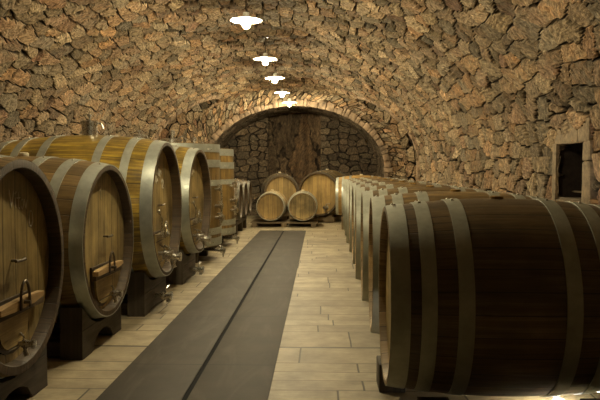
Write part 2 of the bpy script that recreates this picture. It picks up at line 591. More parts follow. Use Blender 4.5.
def in_niche(c):
    return (c[:, 0] > CX + A - 0.05) & (c[:, 1] > NY0) & (c[:, 1] < NY1) & (c[:, 2] > NH0) & (c[:, 2] < NH1)

keep = lambda c: ~(in_lunette(c) | in_niche(c))
ys_near = np.arange(-2.5, 3.61, 0.1)
ys_far = np.linspace(ys_near[-1], ZE, int((ZE - ys_near[-1]) / 0.02) + 1)
px, pz, ps = profile(CX, A, Y0, B, 0.02)
s_r, s_l = Y0, ps[-1] - Y0
k1 = int(np.argmin(abs(ps - s_r))); k2 = int(np.argmin(abs(ps - s_l)))
WALLTOP = k1 + 14
for nm, sl, mt, sw in (('wall_right', slice(0, k1 + 1), 'stone_wall', True), ('ceiling', slice(k1, k2 + 1), 'stone_vault', False),
                   ('wall_left', slice(k2, None), 'stone_wall', True)):
    qx, qz, qs = px[sl], pz[sl], ps[sl]
    V = []
    o = grid_surface(nm, qx, qz, qs, ys_far, mt, keep, flip=False, uvswap=sw)
    o2 = grid_surface(nm, qx[::4] if (len(qx) - 1) % 4 == 0 else qx, qz[::4] if (len(qx) - 1) % 4 == 0 else qz,
                      qs[::4] if (len(qx) - 1) % 4 == 0 else qs, ys_near, mt, None, flip=False, uvswap=sw)
    # join the coarse stretch behind the camera into the same mesh
    bm = bmesh.new(); bm.from_mesh(o.data); bm.from_mesh(o2.data); bm.to_mesh(o.data); bm.free()
    bpy.data.objects.remove(o2)
    struct(o)

# lunette linings
for side, nm in ((1, 'wall_lunette_right'), (-1, 'wall_lunette_left')):
    tt = np.linspace(0, 1, 240)
    yy = LZ0 + (LZ1 - LZ0) * (0.5 - 0.5 * np.cos(pi * tt))
    hh = np.array([lun_h(y) if 0 < k < 239 else 1.35 for k, y in enumerate(yy)])
    yy = np.r_[[LZ0] * 20, yy, [LZ1] * 20]
    hh = np.r_[np.linspace(0.0, 1.30, 20), hh, np.linspace(1.30, 0.0, 20)]
    arc = np.r_[0, np.cumsum(np.hypot(np.diff(yy), np.diff(hh)))]
    NX = 40
    V = np.zeros((len(yy), NX, 3)); U = np.zeros((len(yy), NX, 2))
    for k in range(len(yy)):
        # inner edge follows the vault
        t = (hh[k] - Y0) / B
        xe = A * sqrt(max(0, 1 - t * t)) if t > 0 else A
        xs = np.linspace(xe - 0.03, A + 0.28, NX)
        V[k, :, 0] = CX + side * xs; V[k, :, 1] = yy[k]; V[k, :, 2] = hh[k]
        U[k, :, 0] = arc[k]; U[k, :, 1] = xs
    i, j = np.meshgrid(np.arange(len(yy) - 1), np.arange(NX - 1), indexing='ij')
    a = i * NX + j
    F = np.stack([a, a + 1, a + NX + 1, a + NX], -1).reshape(-1, 4)
    if side < 0: F = F[:, ::-1]
    Vf = V.reshape(-1, 3); Uf = U.reshape(-1, 2)
    gy = np.linspace(LZ0 - 0.02, LZ1 + 0.02, 64); gz = np.linspace(0, 2.6, 120)
    GY, GZ = np.meshgrid(gy, gz, indexing='ij')
    V2 = np.stack([np.full_like(GY, CX + side * (A + 0.25)), GY, GZ], -1).reshape(-1, 3)
    i, j = np.meshgrid(np.arange(63), np.arange(119), indexing='ij')
    a = i * 120 + j
    F2 = np.stack([a, a + 1, a + 121, a + 120], -1).reshape(-1, 4)
    if side > 0: F2 = F2[:, ::-1]
    F2 = F2[:, ::-1] if side > 0 else F2[:, ::-1]
    o = fast_mesh(nm, np.r_[Vf, V2], np.r_[F[:, ::-1], F2 + len(Vf)], np.r_[Uf, np.stack([GY, GZ], -1).reshape(-1, 2)], 'stone_wall')
    struct(o)

# end arch: face ring then the lower apse vault
CX2, A2, Y2, B2 = -0.52, 1.87, 1.12, 1.30
YB = 15.9
nA = 420
th = np.linspace(0, 1, nA)
def ring_pt(cx, a, y0, b, t):
    # t 0..1: right foot -> crown -> left foot with matching fractions
    if t < 0.15: return cx + a, y0 * t / 0.15
    if t > 0.85: return cx - a, y0 * (1 - t) / 0.15
    q = (t - 0.15) / 0.7 * pi
    return cx + a * cos(q), y0 + b * sin(q)
NR = 46
V = np.zeros((nA, NR, 3)); U = np.zeros((nA, NR, 2))
sl = 0
prev = None
for i, t in enumerate(th):
    ix, iz = ring_pt(CX2, A2, Y2, B2, t); ox, oz = ring_pt(CX, A + 0.06, Y0, B + 0.06, t)
    if prev is not None: sl += math.hypot(ix - prev[0], iz - prev[1])
    prev = (ix, iz)
    for k in range(NR):
        f = k / (NR - 1)
        V[i, k] = (ix + (ox - ix) * f, ZE, iz + (oz - iz) * f)
        U[i, k] = (sl * (1 + 0.12 * f), f * math.hypot(ox - ix, oz - iz))
i, j = np.meshgrid(np.arange(nA - 1), np.arange(NR - 1), indexing='ij')
a = i * NR + j
F = np.stack([a, a + 1, a + NR + 1, a + NR], -1).reshape(-1, 4)[:, ::-1]
struct(fast_mesh('wall_end_arch', V.reshape(-1, 3), F[:, ::-1], U.reshape(-1, 2), 'stone_arch'))
qx, qz, qs = profile(CX2, A2, Y2, B2, 0.025)
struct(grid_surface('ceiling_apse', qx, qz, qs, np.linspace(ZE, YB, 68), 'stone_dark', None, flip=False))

# back wall with its recess of bare rock
RX0, RX1 = -1.22, 0.02
gx = np.linspace(-2.7, 1.7, 176); gz = np.linspace(0, 2.7, 108)
GX, GZ = np.meshgrid(gx, gz, indexing='ij')
Vb = np.stack([GX, np.full_like(GX, YB), GZ], -1).reshape(-1, 3)
i, j = np.meshgrid(np.arange(175), np.arange(107), indexing='ij')
a = i * 108 + j
Fb = np.stack([a, a + 108, a + 109, a + 1], -1).reshape(-1, 4)
c = Vb[Fb].mean(1)
Fb = Fb[~((c[:, 0] > RX0) & (c[:, 0] < RX1))]
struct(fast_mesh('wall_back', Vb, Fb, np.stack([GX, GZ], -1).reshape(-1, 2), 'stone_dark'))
# rock face
gx = np.linspace(RX0 - 0.03, RX1 + 0.03, 90); gz = np.linspace(0, 2.7, 150)
GX, GZ = np.meshgrid(gx, gz, indexing='ij')
def bump1(x, c, w, h): return h * np.exp(-((x - c) / w) ** 2)
wob = 0.05 * np.sin(GZ * 3.1 + 0.7) + 0.03 * np.sin(GZ * 7.3)
GY = YB + 0.45 - bump1(GX + wob, -0.67, 0.11, 0.20) - bump1(GX - wob * .6, -0.98, 0.14, 0.16) - bump1(GX + wob * .4, -0.42, 0.10, 0.15) - bump1(GX, -0.2, 0.08, 0.05)
GY[0, :] = YB + 0.0; GY[-1, :] = YB + 0.0
GY[1, :] = np.minimum(GY[1, :], YB + 0.3)
i, j = np.meshgrid(np.arange(89), np.arange(149), indexing='ij')
a = i * 150 + j
Fr = np.stack([a, a + 150, a + 151, a + 1], -1).reshape(-1, 4)
struct(fast_mesh('wall_rock_recess', np.stack([GX, GY, GZ], -1).reshape(-1, 3), Fr, np.stack([GX, GZ * 0.5], -1).reshape(-1, 2), 'rock'))

# dressed edge stones: round the end arch and along the near edges of the lunettes
M['edge'] = plain_mat('edge_stone', (0.25, 0.175, 0.11), 0.85, vary=0.75, scale=6, bump=0.008)
def edge_stones(name, pts, inward, th, wd, dp):
    # pts: polyline in world space; stones of length ~th along it, wd across (towards 'inward' normal list), dp deep along Y
    mb = MB()
    d = [0.0]
    for a_, b_ in zip(pts[:-1], pts[1:]): d.append(d[-1] + (b_ - a_).length)
    pos = 0.0
    P = lambda q: Vector([np.interp(q, d, [p[i_] for p in pts]) for i_ in range(3)])
    while pos < d[-1] - th * 0.5:
        l_ = th * random.uniform(0.5, 1.7)
        c0 = P(pos + l_ / 2); t_ = (P(min(d[-1], pos + l_)) - P(pos)).normalized()
        o_ = inward(c0); o_ = (o_ - t_ * o_.dot(t_)).normalized(); n_ = t_.cross(o_).normalized()
        w_ = wd * random.uniform(0.6, 1.5)
        Rm = Matrix((t_, o_, n_)).transposed()
        V_, F_ = frame_block((0, 0, 0), (l_ * 0.93, w_, dp * random.uniform(0.9, 1.1)))
        mb.add([Rm @ Vector(v) + c0 + o_ * w_ * 0.42 for v in V_], F_)
        pos += l_
    return struct(mb.build(name, 'edge'))
def frame_block(c, d):
    bm = bmesh.new()
    bmesh.ops.create_cube(bm, size=1)
    bmesh.ops.scale(bm, vec=d, verts=bm.verts)
    bmesh.ops.bevel(bm, geom=list(bm.edges), offset=min(d) * 0.16, segments=2, affect='EDGES', profile=0.6)
    for v in bm.verts:
        v.co += Vector((random.uniform(-1, 1), random.uniform(-1, 1), random.uniform(-1, 1))) * min(d) * 0.05
    V = [v.co + Vector(c) for v in bm.verts]; F = [[v.index for v in f.verts] for f in bm.faces]
    bm.free()
    return V, F
ap = [Vector((ring_pt(CX2, A2, Y2, B2, t)[0], ZE - 0.015, ring_pt(CX2, A2, Y2, B2, t)[1])) for t in np.linspace(0.0, 1.0, 200)]
edge_stones('trim_20', ap, lambda p: Vector((p.x - CX2, 0, max(0.0, p.z - Y2) * 1.3)).normalized(), 0.10, 0.12, 0.10)
for n_, sd in ((21, 1), (22, -1)):
    pts = [Vector((CX + sd * A, LZ0, z)) for z in np.linspace(0.0, 1.35, 20)]
    for y in np.linspace(LZ0 + 0.01, LZP - 0.1, 60):
        h_ = lun_h(y); t = (h_ - Y0) / B
        pts.append(Vector((CX + sd * (A * sqrt(max(0, 1 - t * t)) if t > 0 else A), y, h_)))
    edge_stones('trim_%d' % n_, pts, lambda p: Vector((0, -1.0, 0.25 if p.z > 1.3 else 0)), 0.10, 0.11, 0.10)

# wall behind the camera
struct(mesh_obj('wall_front', [(-3.2, -2.5, 0), (1.85, -2.5, 0), (1.85, -2.5, 2.9), (-3.2, -2.5, 2.9)], [[3, 2, 1, 0]], 'stone_wall', None,
                [[(0, 2.9), (5, 2.9), (5, 0), (0, 0)]]))

# floor
struct(mesh_obj('floor', [(-3.45, -2.6, 0), (2.05, -2.6, 0), (2.05, 16.4, 0), (-3.45, 16.4, 0)], [[0, 1, 2, 3]], 'pavers', None,
                [[(0, 0), (1, 0), (1, 1), (0, 1)]]))
SX0, SX1, SXG, SYE = -1.065, -0.248, -0.645, 12.0
mb = MB(); mb.box(((SX0 + SXG - 0.013) / 2, (SYE - 2.5) / 2, 0.0025), (SXG - 0.013 - SX0, SYE + 2.5, 0.005), 0.0004); struct(mb.build('trim_1', 'slab'))
mb = MB(); mb.box(((SX1 + SXG + 0.013) / 2, (SYE - 2.5) / 2, 0.0025), (SX1 - SXG - 0.013, SYE + 2.5, 0.005), 0.0004); struct(mb.build('trim_2', 'slab'))
mb = MB(); mb.box((SXG, (SYE - 2.5) / 2, 0.0006), (0.0255, SYE + 2.5, 0.0012)); struct(mb.build('trim_3', 'slit_shade'))  # flat black strip, painted shade in place of a deep drain slit

# niche lining in the right wall
XW = CX + A
mb = MB()
dep = 0.34
y0, y1, h0, h1 = NY0 - 0.015, NY1 + 0.015, NH0 - 0.015, NH1 + 0.015
mb.add([(XW - 0.005, y0, h0), (XW - 0.005, y1, h0), (XW - 0.005, y1, h1), (XW - 0.005, y0, h1),
        (XW + dep, y0, h0), (XW + dep, y1, h0), (XW + dep, y1, h1), (XW + dep, y0, h1)],
       [[0, 4, 5, 1], [1, 5, 6, 2], [2, 6, 7, 3], [3, 7, 4, 0], [4, 7, 6, 5]])
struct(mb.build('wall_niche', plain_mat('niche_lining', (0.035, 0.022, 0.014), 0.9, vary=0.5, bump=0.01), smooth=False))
FRM = plain_mat('dressed_stone', (0.25, 0.185, 0.11), 0.85, vary=0.5, scale=18, bump=0.012)
for k, (c_, d_) in enumerate((((XW - 0.005, NY1 + 0.06, 1.07), (0.045, 0.08, 0.44)), ((XW + 0.01, NY0 - 0.07, 1.00), (0.075, 0.14, 0.30)), ((XW + 0.01, NY0 - 0.065, 1.22), (0.075, 0.13, 0.13)),
                              ((XW + 0.01, (NY0 + NY1) / 2 + 0.08, NH1 + 0.075), (0.075, 0.44, 0.15)), ((XW + 0.01, (NY0 + NY1) / 2 - 0.24, NH1 + 0.08), (0.075, 0.20, 0.16)),
                              ((XW + 0.01, (NY0 + NY1) / 2, NH0 - 0.045), (0.075, 0.52, 0.09)))):
    mb = MB(); mb.add(*frame_block(c_, d_)); struct(mb.build('trim_%d' % (5 + k), FRM))
mb = MB(); mb.box((XW + 0.10, (NY0 + NY1) / 2, NH0 + 0.055), (0.03, NY1 - NY0 - 0.01, 0.012), 0.003, grain=1)
mb.box((XW + 0.07, (NY0 + NY1) / 2, NH0 + 0.006), (0.16, NY1 - NY0 - 0.02, 0.012), 0.003, grain=1)
struct(mb.build('trim_4', 'pallet'))

# ------------------------------------------------------------------ barrels
def cask_r(x, L, rh, rb):
    return rb - (rb - rh) * (abs(2 * x / L)) ** 2.0


def hoop_mesh(mb, x0, x1, L, rh, rb, th=0.004, n=72):
    P = []
    K = 3
    for k in range(K + 1):
        x = x0 + (x1 - x0) * k / K
        P.append((cask_r(x, L, rh, rb) + th, x))
    prof = [(cask_r(x0, L, rh, rb) - 0.003, x0)] + P + [(cask_r(x1, L, rh, rb) - 0.003, x1)]
    V = []; F = []; U = []
    m = len(prof)
    for i in range(n):
        t = 2 * pi * i / n
        for r, h in prof:
            V.append(Vector((h, r * cos(t), rb + r * sin(t))))
    for i in range(n):
        j = (i + 1) % n
        for k in range(m - 1):
            F.append([i * m + k, j * m + k, j * m + k + 1, i * m + k + 1]); U.append([(0, 0)] * 4)
    mb.add(V, F, U)


def make_cask(name, label, cat, L, rh, rb, hoops, stave='stave_old', head='head', hoop='hoop', end='end_dark',
              chime=0.06, thick=0.035, nst=28, bung='cork', rivet=True, group=None, rivet_ang=(1.2, 1.75), plank=0.10):
    """axis along local X, the shown head faces +X; origin under the belly on the cradle line"""
    root = empty(name, (0, 0, 0), 0, label, cat, group)
    n = nst * 3
    K = 20
    # outer shell + chime ends + inner chime walls
    V = []; F = []; U = []
    prof = [(rh - thick - 0.002, -L / 2 + chime), (rh - thick, -L / 2)]
    xs = [-L / 2 + L * k / K for k in range(K + 1)]
    outer = [(cask_r(x, L, rh, rb), x) for x in xs]
    m = len(outer)
    for i in range(n):
        t = 2 * pi * i / n
        for r, h in outer:
            V.append((h, r * cos(t), rb + r * sin(t)))
    for i in range(n):
        j = (i + 1) % n
        for k in range(m - 1):
            F.append([i * m + k, j * m + k, j * m + k + 1, i * m + k + 1])
            a0, a1 = i / 3, (i + 1) / 3
            U.append([(a0, outer[k][1]), (a1, outer[k][1]), (a1, outer[k + 1][1]), (a0, outer[k + 1][1])])
    mb = MB(); mb.add(V, F, U)
    mb.build('staves', stave, root)
    for sgn in (1, -1):
        ring = [(rh + 0.0005, sgn * (L / 2 - 0.001)), (rh - 0.004, sgn * L / 2), (rh - thick + 0.004, sgn * L / 2), (rh - thick - 0.001, sgn * (L / 2 - 0.006)),
                (rh - thick - 0.006, sgn * (L / 2 - chime))]
        mb = MB()
        V = []; F = []; U = []
        m = len(ring)
        for i in range(n):
            t = 2 * pi * i / n
            for r, h in ring:
                V.append((h, r * cos(t), rb + r * sin(t)))
        for i in range(n):
            j = (i + 1) % n
            for k in range(m - 1):
                F.append([i * m + k, j * m + k, j * m + k + 1, i * m + k + 1])
                U.append([(i / 3, k * .02), ((i + 1) / 3, k * .02), ((i + 1) / 3, k * .02 + .02), (i / 3, k * .02 + .02)])
        mb.add(V, F, U)
        mb.build('chime', end, root)
        # head: planked disc, very slightly dished
        rr = rh - thick - 0.003
        nr = 6
        V = [(sgn * (L / 2 - chime - 0.004), 0, rb)]; F = []
        for q in range(1, nr + 1):
            for i in range(n):
                t = 2 * pi * i / n
                r = rr * q / nr
                V.append((sgn * (L / 2 - chime - 0.004 * (1 - (q / nr) ** 2)), r * cos(t), rb + r * sin(t)))
        for i in range(n):
            F.append([0, 1 + i, 1 + (i + 1) % n])
        for q in range(1, nr):
            for i in range(n):
                j = (i + 1) % n
                F.append([1 + (q - 1) * n + i, 1 + q * n + i, 1 + q * n + j, 1 + (q - 1) * n + j])
        U = [[(V[k][1] / plank + 20.5, V[k][2] + sgn) for k in f] for f in F]
        mb = MB(); mb.add(V, F, U)
        mb.build('head', head, root)
    for (x0, x1) in hoops:
        mb = MB()
        hoop_mesh(mb, x0, x1, L, rh, rb)
        ho = mb.build('hoop', hoop, root)
        if rivet:
            xc = (x0 + x1) / 2
            for a_ in rivet_ang:
                mb = MB()
                r = cask_r(xc, L, rh, rb) + 0.005
                mb.ball((xc, r * cos(a_), rb + r * sin(a_)), 0.008, n=8)
                mb.build('rivet', 'rivet', ho)
    if bung:
        mb = MB()
        bh = 0.012 if bung == 'stave_new' else 0.024
        mb.lathe([(0.026, 2 * rb - 0.006), (0.03, 2 * rb + 0.002), (0.030, 2 * rb + bh * .8), (0.022, 2 * rb + bh), (0.0001, 2 * rb + bh)], (0, 0, 0), 'Z', 16)
        mb.build('bung', bung, root)
    return root


def sym(L, spec):
    out = []
    for d, wd in spec:
        out.append((L / 2 - d - wd, L / 2 - d)); out.append((-L / 2 + d, -L / 2 + d + wd))
    return out


def chrome_tap(root, x, y, z, s=1.0, name='tap'):
    """steel tap coming out of the head along +X"""
    mb = MB()
    mb.lathe([(0.034 * s, 0), (0.034 * s, 0.010 * s), (0.018 * s, 0.014 * s), (0.018 * s, 0.05 * s), (0.026 * s, 0.055 * s), (0.028 * s, 0.075 * s), (0.022 * s, 0.095 * s),
              (0.022 * s, 0.12 * s), (0.030 * s, 0.122 * s), (0.030 * s, 0.138 * s), (0.016 * s, 0.14 * s), (0.0001, 0.14 * s)], (x, y, z), 'X', 16)
    mb.tube([(x + 0.075 * s, y, z), (x + 0.078 * s, y - 0.005, z - 0.045 * s), (x + 0.09 * s, y - 0.01, z - 0.075 * s)], [0.016 * s, 0.014 * s, 0.018 * s], 10)
    t = mb.build(name, 'steel', root)
    mb = MB()
    mb.tube([(x + 0.065 * s, y, z + 0.02 * s), (x + 0.065 * s, y, z + 0.05 * s), (x + 0.02 * s, y + 0.035 * s, z + 0.07 * s), (x + 0.0 * s, y + 0.07 * s, z + 0.07 * s)], [0.007 * s, 0.007 * s, 0.008 * s, 0.010 * s], 8)
    mb.build('tap_handle', 'steel', t)
    return t


def hatch(root, L, rb, chime, yc, zc, w=0.36, h=0.26, bar_len=0.5, metal='iron', bar='pale_wood'):
    xf = L / 2 - chime
    z = rb + zc
    # door: trapezoid with rounded foot, iron rim, wood boards
    def outline(k):
        pts = [(yc - w / 2 * k, z + h * 0.5 * k), (yc - w / 2 * 0.92 * k, z - h * 0.1 * k)]
        for q in range(9):
            t = pi + pi * q / 8
            pts.append((yc + w / 2 * 0.9 * k * cos(t), z - h * 0.1 * k + h * 0.45 * k * sin(t)))
        pts += [(yc + w / 2 * 0.92 * k, z - h * 0.1 * k), (yc + w / 2 * k, z + h * 0.5 * k)]
        return pts
    mb = MB(); mb.extrude(outline(1.0), 0.014, 'YZ', xf - 0.001)
    d = mb.build('hatch_door', 'iron' if metal == 'iron' else 'end_dark', root)
    mb = MB(); mb.extrude(outline(0.86), 0.010, 'YZ', xf + 0.013)
    mb.build('door_board', 'head', d)
    # screw with bow handle
    mb = MB()
    bz = z + h * 0.42
    mb.tube([(xf + 0.01, yc, bz), (xf + 0.10, yc, bz)], 0.009, 10)
    bow = [(xf + 0.075, yc + 0.045 * cos(t), bz + 0.01 + 0.085 * sin(t)) for t in [pi * k / 10 for k in range(11)]]
    mb.tube([(xf + 0.075, yc + 0.045, bz - 0.03)] + bow + [(xf + 0.075, yc - 0.045, bz - 0.03)], 0.0062, 8)
    mb.build('screw_handle', metal if metal == 'steel' else 'iron', root)
    # cross bars
    mb = MB()
    poly = [(yc - bar_len / 2, bz - 0.022), (yc - bar_len * .2, bz - 0.028), (yc + bar_len * .25, bz - 0.024), (yc + bar_len * .5, bz - 0.008), (yc + bar_len * 0.5, bz + 0.012),
            (yc + bar_len * .2, bz + 0.018), (yc - bar_len * .25, bz + 0.012), (yc - bar_len / 2, bz + 0.004)]
    mb.extrude(poly, 0.035, 'YZ', xf + 0.035)
    mb.build('crossbar', bar, root)
    if metal == 'iron':
        mb = MB(); mb.box((xf + 0.022, yc + 0.06, bz - 0.045), (0.03, bar_len * 1.05, 0.028), 0.004, grain=1)
        mb.build('lower_bar', 'end_dark', root)


def peg(root, L, rb, chime, yc, zc, metal='iron'):
    xf = L / 2 - chime; z = rb + zc
    mb = MB()
    mb.tube([(xf - 0.005, yc, z), (xf + 0.04, yc, z)], 0.006, 8)
    mb.tube([(xf + 0.037, yc - 0.045, z + 0.003), (xf + 0.04, yc, z), (xf + 0.037, yc + 0.05, z + 0.002)], [0.007, 0.006, 0.008], 8)
    mb.build('peg_handle', metal, root)


def chalk(root, L, rb, chime, strokes, wd=0.0055, name='chalk_writing'):
    """strokes: polylines (y, z from centre) drawn on the +X head"""
    xf = L / 2 - chime + 0.0012
    mb = MB()
    for st in strokes:
        for (a, b) in zip(st[:-1], st[1:]):
            a = Vector(a); b = Vector(b)
            d = (b - a)
            if d.length < 1e-6: continue
            nn = Vector((-d.y, d.x)).normalized() * wd / 2
            e = d.normalized() * wd * 0.3
            q = [a - nn - e, b - nn + e, b + nn + e, a + nn - e]
            V = [(xf, p.x, rb + p.y) for p in q] + [(xf - 0.003, p.x, rb + p.y) for p in q]
            mb.add(V, [[0, 1, 2, 3], [7, 6, 5, 4], [0, 4, 5, 1], [1, 5, 6, 2], [2, 6, 7, 3], [3, 7, 4, 0]])
    return mb.build(name, 'chalk', root, smooth=False)


def glyphs(text, y, z, h, slope=0.0):
    G = {
        'V': [[(0, 1), (.3, 0), (.6, 1)]],
        'i': [[(.15, .6), (.15, 0)], [(.12, .85), (.25, .98)]],
        't': [[(.2, .95), (.2, .05), (.35, 0)], [(0, .62), (.4, .66)]],
        'o': [[(.2 + .18 * cos(t), .3 + .3 * sin(t)) for t in [2 * pi * k / 10 for k in range(11)]]],
        'v': [[(0, .6), (.2, 0), (.4, .6)]],
        'O': [[(.3 + .28 * cos(t), .5 + .5 * sin(t)) for t in [2 * pi * k / 14 for k in range(15)]]],
        '1': [[(0, .7), (.2, 1), (.2, 0)]],
        '2': [[(0, .8), (.2, 1), (.45, .8), (.4, .5), (0, 0), (.5, 0)]],
        '~': [[(0, .4), (.12, .6), (.25, .4), (.38, .6), (.5, .35)]],
        'n': [[(0, .6), (0, 0)], [(0, .45), (.2, .6), (.35, .45), (.35, 0)]],
    }
    W = {'V': .7, 'i': .35, 't': .5, 'o': .5, 'v': .5, 'O': .7, '1': .4, '2': .6, '~': .6, 'n': .5, ' ': .4}
    out = []; cur = 0
    for ch in text:
        for st in G.get(ch, []):
            out.append([(y + (cur + a) * h, z + b * h + slope * (cur + a) * h) for a, b in st])
        cur += W[ch]
    return out


def filler_cap(root, x, y, z, r=0.055, h=0.10, clamp=True):
    mb = MB()
    mb.lathe([(r * 0.92, -0.02), (r * 0.92, h * 0.75), (r * 1.12, h * 0.78), (r * 1.12, h * 0.92), (r * 0.9, h), (0.0001, h * 1.02)], (x, y, z), 'Z', 24)
    c = mb.build('filler_cap', 'steel', root)
    mb = MB()
    mb.lathe([(0.008, h * 0.95), (0.008, h * 1.25), (0.018, h * 1.27), (0.018, h * 1.42), (0.0001, h * 1.45)], (x, y, z), 'Z', 12)
    mb.build('breather', 'steel', c)
    mb = MB()
    mb.tube([(x + r * 1.05, y, z + h * .85), (x + r * 1.5, y - 0.01, z + h * .8), (x + r * 1.75, y - 0.02, z + h * .45)], 0.007, 8)
    mb.build('clamp', 'steel', c)


def bottom_valve(root, x, y, z):
    """drain valve in front of the cradle, on a pipe coming from under the vessel"""
    mb = MB()
    mb.tube([(x - 0.32, y, z + 0.03), (x - 0.1, y, z + 0.01), (x + 0.04, y, z)], 0.017, 10)
    mb.lathe([(0.03, 0.0), (0.03, 0.012), (0.022, 0.014), (0.026, 0.035), (0.026, 0.06), (0.036, 0.062), (0.036, 0.08), (0.0001, 0.082)], (x, y, z), 'X', 16)
    v = mb.build('drain_valve', 'steel', root)
    mb = MB()
    mb.tube([(x + 0.03, y, z + 0.02), (x + 0.03, y, z + 0.055), (x + 0.03, y + 0.06, z + 0.065), (x + 0.03, y + 0.1, z + 0.06)], 0.008, 8)
    mb.tube([(x + 0.05, y, z), (x + 0.05, y - 0.01, z - 0.05)], [0.014, 0.017], 10)
    mb.build('valve_lever', 'steel', v)


def cradle(name, label, cx, cy, w, h, prof_r, zc, xs, t=0.13, group=None, arch=0.10, arch_w=0.5):
    """cask cradle: shaped bearer boards across the row with a hollow top, joined by two rails"""
    root = empty(name, (cx, cy, 0), 0, label, 'stand', group)
    for x, rr in xs:
        rr = prof_r(abs(x) - t / 2) + 0.003
        pts = [(-w / 2, 0.0), (-w / 2 * arch_w - 0.03, 0.0)]
        for k in range(9):
            u = -1 + 2 * k / 8
            pts.append((u * w / 2 * arch_w, arch * (1 - u * u) ** 0.5 if abs(u) < 1 else 0.012))
        pts += [(w / 2 * arch_w + 0.03, 0.0), (w / 2, 0.0)]
        top = []
        for k in range(15):
            u = 1 - 2 * k / 14
            yv = u * (w / 2 - 0.02)
            if abs(yv) < rr:
                zz = zc - sqrt(rr * rr - yv * yv)
                zz = min(zz, h)
            else:
                zz = h
            top.append((yv, max(zz, arch + 0.02)))
        pts += [(w / 2 * 0.985, top[0][1])] + top[1:-1] + [(-w / 2 * 0.985, top[-1][1])]
        mb = MB(); mb.extrude(pts, t, 'YZ', x - t / 2)
        mb.build('bearer', 'stand', root, smooth=False)
    x0 = min(x for x, _ in xs); x1 = max(x for x, _ in xs)
    for sy in (-1, 1):
        mb = MB(); mb.box(((x0 + x1) / 2, sy * (w / 2 - 0.08), 0.05), (x1 - x0 - t * 0.9, 0.09, 0.09), 0.006, grain=0)
        mb.build('rail', 'stand', root)
    return root


# --- left row: four big casks on timber cradles
g_left = 'big casks lying along the left wall'
def left_cask(name, label, X, Y, zc, rh, rb, L, rot, stave, hoops, **kw):
    c = make_cask(name, label, 'cask', L, rh, rb, hoops, stave=stave, head='head', hoop=kw.pop('hoop', 'hoop'), end='end_dark', chime=kw.pop('chime', 0.075),
                  thick=kw.pop('thick', 0.030), nst=32, bung=kw.pop('bung', 'cork'), group=g_left, plank=0.12, **kw)
    c.location = (X - L / 2 * cos(rot), Y - L / 2 * sin(rot), zc - rb)
    c.rotation_euler = (0, 0, rot)
    return c

L1 = 1.10
h1 = sym(L1, [(0.20, 0.055), (0.37, 0.055)]) + [(-L1/2, -L1/2+0.06)]
c1 = left_cask('wine_cask', 'nearest big oak cask on the left with chalk writing, cut off by the picture edge', -1.33, 2.98, 0.665, 0.478, 0.53, L1, 0, 'stave_old', h1 + [(L1/2-0.125, L1/2-0.07)], chime=0.062, thick=0.040)
hatch(c1, L1, 0.53, 0.062, -0.02, -0.26, w=0.36, h=0.24, bar_len=0.44)
peg(c1, L1, 0.53, 0.062, 0.02, 0.02)
chrome_tap(c1, L1/2 - 0.062, 0.02, 0.53 - 0.36, 0.7)
chalk(c1, L1, 0.53, 0.062, glyphs('Vitov', 0.0, 0.265, 0.075, -0.12) + glyphs('O', 0.20, 0.16, 0.075))
cradle('cask_cradle', 'dark timber cradle under the nearest left cask', -1.33 - L1/2, 2.98, 0.74, 0.38, lambda x: cask_r(x, L1, 0.478, 0.53), 0.665, [(L1/2 - 0.12, 0.492), (-L1/2 + 0.15, 0.505)], group='timber cradles of the left row')

h2 = sym(L1, [(0.0, 0.075), (0.17, 0.06), (0.35, 0.06)])
c2 = left_cask('wine_cask', 'second big cask from the front left, wooden crossbar on its hatch', -1.31, 4.18, 0.655, 0.470, 0.525, L1, radians(-1.5), 'stave_old', h2, chime=0.055, thick=0.034)
hatch(c2, L1, 0.525, 0.055, -0.04, -0.27, w=0.36, h=0.25, bar_len=0.46)
peg(c2, L1, 0.525, 0.055, 0.03, 0.02)
chrome_tap(c2, L1/2 - 0.06, 0.07, 0.525 - 0.35, 0.75)
chalk(c2, L1, 0.525, 0.055, glyphs('1', -0.03, 0.26, 0.07), 0.006)
cradle('cask_cradle', 'dark timber cradle with arched foot under the second left cask', -1.31 - L1/2, 4.18, 0.76, 0.36, lambda x: cask_r(x, L1, 0.470, 0.525), 0.655, [(L1/2 - 0.12, 0.487), (-L1/2 + 0.15, 0.497)], group='timber cradles of the left row')

L3 = 1.28
h3 = sym(L3, [(0.0, 0.085), (0.19, 0.06), (0.40, 0.06)])
def steel_fit(c, L, rb, ch):
    hatch(c, L, rb, ch, -0.07, -0.30, w=0.32, h=0.26, bar_len=0.24, metal='steel', bar='steel')
    peg(c, L, rb, ch, -0.02, 0.03, 'iron')
    chrome_tap(c, L/2 - ch + 0.01, 0.03, rb - 0.385, 1.15)
    chrome_tap(c, L/2 - ch + 0.01, -0.12, rb - 0.34, 0.9)
    mb = MB(); xf = L/2 - ch
    mb.tube([(xf + 0.03, -0.13, rb - 0.02), (xf + 0.05, -0.11, rb - 0.07), (xf + 0.05, -0.12, rb - 0.17)], 0.009, 8)
    mb.ball((xf + 0.03, -0.13, rb - 0.015), 0.016, n=10)
    mb.build('sampling_pipe', 'steel', c)
    bottom_valve(c, L/2 - 0.05, -0.02, rb - 0.69)
c3 = left_cask('wine_cask', 'third cask from the front left, large, with amber staves and steel taps', -1.20, 5.30, 0.786, 0.525, 0.58, L3, 0, 'stave_amber', h3, bung=None, chime=0.075)
steel_fit(c3, L3, 0.58, 0.075)
filler_cap(c3, 0.02, 0, 1.155, 0.065, 0.12)
chalk(c3, L3, 0.58, 0.075, glyphs('Vin~', -0.08, 0.28, 0.09, -0.2) + glyphs('12', 0.1, 0.16, 0.07) + glyphs('O~', -0.1, 0.2, 0.06), 0.008)
